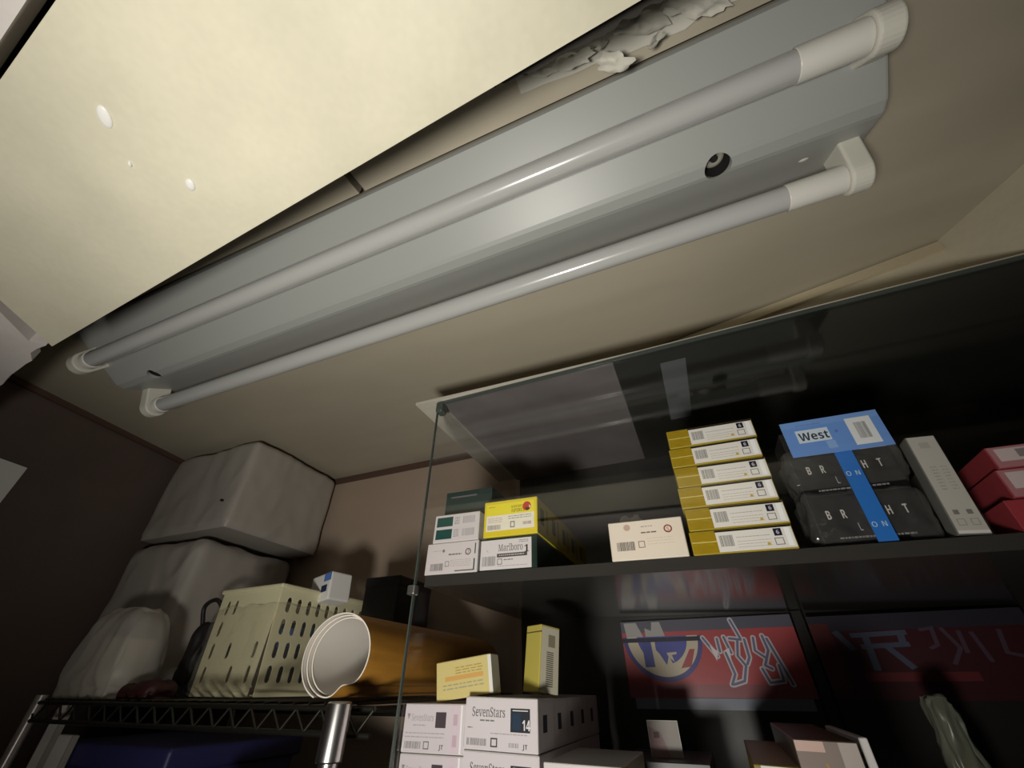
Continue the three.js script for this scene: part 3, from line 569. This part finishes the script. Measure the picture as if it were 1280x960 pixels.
// rolled poster
{
  const ctr = atZ(426, 818, -.50), o = thing('rolled_poster', 'loosely rolled poster, orange outside and pale inside, lying end on', 'rolled poster', [ctr.x, ctr.y, 0]);
  const turns = 2.6, N = 180, pos = { i: [], o: [] };
  const spiral = (t, off) => {
    const th = t * turns * Math.PI * 2 + .6, a = ((th % (2 * Math.PI)) + 2 * Math.PI) % (2 * Math.PI);
    const dd = Math.atan2(Math.sin(a - 5.15), Math.cos(a - 5.15)), r = (.0420 + .0052 * t + off) * (1 - .20 * Math.exp(-(dd * dd) / .10));
    return V(Math.cos(th) * r * 1.12, Math.sin(th) * r, 0);
  };
  const zf = (t) => -.497 + .012 * (t - .5) * 1.4, Z1 = -.89;
  const strip = (f0, f1, t0 = 0, t1 = 1) => {
    const v = [], ix = [];
    for (let k = 0; k <= N; k++) { const t = t0 + (t1 - t0) * k / N, a = f0(t), b = f1(t); v.push(a.x, a.y, a.z, b.x, b.y, b.z); if (k < N) { const q = k * 2; ix.push(q, q + 1, q + 2, q + 1, q + 3, q + 2); } }
    const g = new THREE.BufferGeometry(); g.setAttribute('position', new THREE.Float32BufferAttribute(v, 3)); g.setIndex(ix);
    g.setAttribute('uv', new THREE.Float32BufferAttribute(new Float32Array((N + 1) * 4).map((_, i) => (i % 4 === 0 || i % 4 === 2 ? i / 40 : (i % 4 === 3 ? 1 : 0))), 2));
    g.computeVertexNormals(); return g;
  };
  part('sheet', strip((t) => spiral(t, 0).setZ(zf(t)), (t) => spiral(t, 0).setZ(Z1)), M.paperIn, o, 'pale inner side of the paper');
  part('printed_side', strip((t) => spiral(t, .0006).setZ(zf(t)), (t) => spiral(t, .0006).setZ(Z1)), M.kraft, o, 'orange brown printed outer side');
  part('paper_edge', strip((t) => spiral(t, -.0006).setZ(zf(t) + .0002), (t) => spiral(t, .0009).setZ(zf(t) + .0002)), M.rim, o);
}
// plastic basket
{
  const bx0 = -.845, bx1 = -.685, bz0 = -.585, bz1 = -.86, H = .162;
  const o = thing('plastic_basket', 'cream plastic basket with slotted sides wrapped in clear film', 'basket', [(bx0 + bx1) / 2, DECK + .002, (bz0 + bz1) / 2]);
  const W = bx1 - bx0, D = bz0 - bz1;
  const panel = (w, keep) => {
    const s = new THREE.Shape([[-w / 2 + .008, 0], [w / 2 - .008, 0], [w / 2, H], [-w / 2, H]].map((p) => new THREE.Vector2(...p)));
    const cols = Math.round(w / .026);
    for (let r = 0; r < 4; r++) for (let c = 0; c < cols; c++) {
      if (keep && !keep[r].includes(c)) continue;
      const x = -w / 2 + .012 + (w - .024) * (c + .5) / cols, y = .018 + r * .034, a = .0052, b = .024, h = new THREE.Path();
      h.moveTo(x - a, y + a); h.lineTo(x - a, y + b - a); h.absarc(x, y + b - a, a, Math.PI, 0, true); h.lineTo(x + a, y + a); h.absarc(x, y + a, a, 0, -Math.PI, true); s.holes.push(h);
    }
    return new THREE.ExtrudeGeometry(s, { depth: .0025, bevelEnabled: false, curveSegments: 5 });
  };
  part('side', panel(W, [[0, 3, 5], [0, 2, 5], [0], [0, 1]]).translate(0, 0, D / 2 - .0025), M.basket, o); part('side', panel(W).translate(0, 0, -D / 2), M.basket, o);
  part('side', panel(D).rotateY(Math.PI / 2).translate(W / 2 - .0025, 0, 0), M.basket, o); part('side', panel(D).rotateY(Math.PI / 2).translate(-W / 2, 0, 0), M.basket, o);
  part('bottom', box(W - .016, .003, D - .016, 0, .0015, 0), M.basket, o);
  for (const [w, d, x, z] of [[W + .008, .009, 0, D / 2], [W + .008, .009, 0, -D / 2], [.009, D, W / 2, 0], [.009, D, -W / 2, 0]]) part('rim', rbox(w, .008, d, .003, x, H - .002, z), M.basket, o);
  const fw = part('film_wrap', wrapped(W + .012, .128, D + .012, .012, .004, 30, 5.5, 30, -.02), M.clear, o, 'crinkled clear film around the basket');
  fw.position.y = .006;
  o.rotation.y = -.05;
  const c = thing('navy_box', 'dark blue box inside the slotted basket', 'box', [(bx0 + bx1) / 2 + .022, DECK + .011, -.75]);
  part('box_body', rbox(.070, .105, .15, .004, 0, .0525, 0), M.navy, c); part('paper_band', box(.0715, .03, .151, 0, .080, 0), M.blueLid, c);
  const p = atZ(406, 722, -.66), k = thing('white_packet', 'white packet with a blue corner on top of the basket contents', 'packet', [p.x - .004, DECK + .146, -.69]);
  part('packet_body', rbox(.062, .052, .05, .004, 0, .026, 0), M.whiteCard, k); part('blue_corner', box(.020, .014, .001, .0205, .042, .0256), M.blueLid, k); part('blue_patch', box(.016, .012, .001, .014, .022, .0256), M.navy, k);
  k.rotation.set(0, -.2, .12);
}
{
  const b = thing('plastic_wrapped_box', 'large box wrapped in whitish plastic, topmost against the ceiling', 'wrapped box', [-1.135, .300, -.755]);
  part('wrap', wrapped(.320, .228, .295, .018, .004, 9, 1.7, 40), M.film, b);
  part('tear', box(.014, .004, .0006, .09, .10, .150).rotateZ(-.35), M.black, b, 'small dark tear');
  const b2 = thing('plastic_wrapped_box', 'plastic wrapped box under the topmost one', 'wrapped box', [-1.172, DECK + .001, -.755]);
  part('wrap', wrapped(.262, .300, .285, .030, .006, 9, 5.1, 40), M.film, b2);
  const b3 = thing('plastic_bag', 'limp translucent bag with a white carton inside, at the shelf end', 'plastic bag', [-1.020, DECK, -.547]);
  part('carton', rbox(.09, .085, .05, .003, .01, .048, .004).rotateZ(-.08), M.cartonInner, b3, 'white carton inside the bag');
  part('bag_film', wrapped(.175, .140, .092, .036, .007, 12, 9.3, 36, .28), new THREE.MeshPhysicalMaterial({ color: lin(.72, .68, .64), roughness: .5, transmission: .6, thickness: 0 }), b3);
  const b4 = thing('black_bag', 'black bag with a loop handle slumped beside the basket', 'bag', [-.905, DECK, -.640]);
  part('bag_body', wrapped(.075, .125, .09, .035, .010, 18, 3.3, 24, .2), M.blackBag, b4);
  const hc = new THREE.CatmullRomCurve3([V(-.02, .11, .02), V(-.022, .145, .03), V(.008, .155, .03), V(.022, .135, .02), V(.02, .105, .015)]);
  part('handle', new THREE.TubeGeometry(hc, 24, .004, 8), M.blackBag, b4);
  const b5 = thing('red_pouch', 'dark red pouch lying in front of the black bag', 'pouch', [-.872, DECK, -.535]);
  part('pouch', wrapped(.085, .024, .05, .012, .005, 30, 7.7, 16, .1), M.redDark, b5);
  const b6 = thing('black_box', 'plain black box standing behind the rolled poster', 'box', [-.600, DECK, -.80]);
  part('box_body', rbox(.085, .196, .12, .003, 0, .098, 0), M.black, b6); part('lid', rbox(.087, .02, .122, .003, 0, .19, 0), M.black, b6);
}
// below the wire shelf
{
  const y2 = -.42;
  const c = thing('blue_crate', 'dark blue crate under the wire shelf', 'crate', [-.90, y2, -.66]);
  part('crate_body', rbox(.27, .33, .24, .01, 0, .165, 0), M.blueCrate, c); part('crate_rim', rbox(.285, .03, .255, .006, 0, .335, 0), M.blueCrate, c);
  for (const [x, dx, y, h, lab] of [[-1.055, .030, -.022, .09, 'white board standing upright behind the shelf post'], [-1.005, .040, -.060, .2, 'shorter white board standing beside the crate']]) {
    const o = thing('white_board', lab, 'board', [x, y2, -.525]);
    part('panel', rbox(dx, y - y2 - .002, .008, .002, 0, (y - y2) / 2, 0), M.whiteCard, o); part('edge_strip', box(.003, y - y2 - .004, .009, dx / 2, (y - y2) / 2, 0), M.film, o);
  }
  const p = thing('pink_box', 'dull pink box low under the wire shelf', 'box', [-.60, y2, -.62]);
  part('box_body', rbox(.15, .30, .16, .004, 0, .15, 0), M.pinkBox, p); part('lid', rbox(.154, .02, .164, .003, 0, .30, 0), M.pinkBox, p);
}
// sheet on the side wall
{
  const x = leftX(-.34) + .003, p = atX(34, 585, x), o = thing('paper_notice', 'white paper notice with a grey mark on the dark side wall', 'notice', [x, p.y, p.z]);
  const pm = std(lin(.88, .87, .86), .7);
  const g = part('sheet', box(.002, .30, .21, 0, -.15, .105), pm, o); const m = part('printed_mark', box(.0006, .035, .05, .0014, -.065, .07), std(lin(.16, .15, .15), .7), o, 'grey printed mark');
  o.rotation.y = Math.atan(.048 / .325);
}
// the added lamp, out of view, and the counter under it
{
  const c = thing('service_counter', 'plain service counter facing the display cabinet', 'counter', [0, -EYE, .62]);
  part('counter_top', rbox(1.3, .03, .5, .006, 0, .885, .1), M.board, c); part('counter_body', box(1.26, .87, .46, 0, .435, .1), M.wallPlain, c);
  const o = thing('added_lamp', 'added unseen lamp tilted up on the service counter', 'lamp', ADDED_LAMP.pos);
  o.lookAt(...ADDED_LAMP.aim);
  part('shade', new THREE.LatheGeometry([[.030, -.16], [.034, -.16], [.062, -.02], [.066, -.012], [.063, -.012], [.030, -.155]].map((p) => new THREE.Vector2(...p)), 32).rotateX(Math.PI / 2), M.housing, o);
  part('lit_face', new THREE.CylinderGeometry(.058, .058, .003, 32).rotateX(Math.PI / 2).translate(0, 0, -.064), M.addedLampFace, o);
  part('neck', cylBetween(V(0, 0, -.155), V(0, -.02, -.24), .012), M.housing, o);
  c.position.z = .40;
  const foot = thing('added_lamp_foot', 'round foot of the added lamp on the counter', 'lamp foot', [-.15, -.600, .26]);
  part('foot_plate', new THREE.CylinderGeometry(.06, .065, .012, 28).translate(0, .006, 0), M.housing, foot); part('stem', new THREE.CylinderGeometry(.008, .008, .12, 12).translate(0, .07, 0), M.housing, foot);
}
for (const o of scene.children) o.position.y += EYE;
renderer.render(scene, camera);
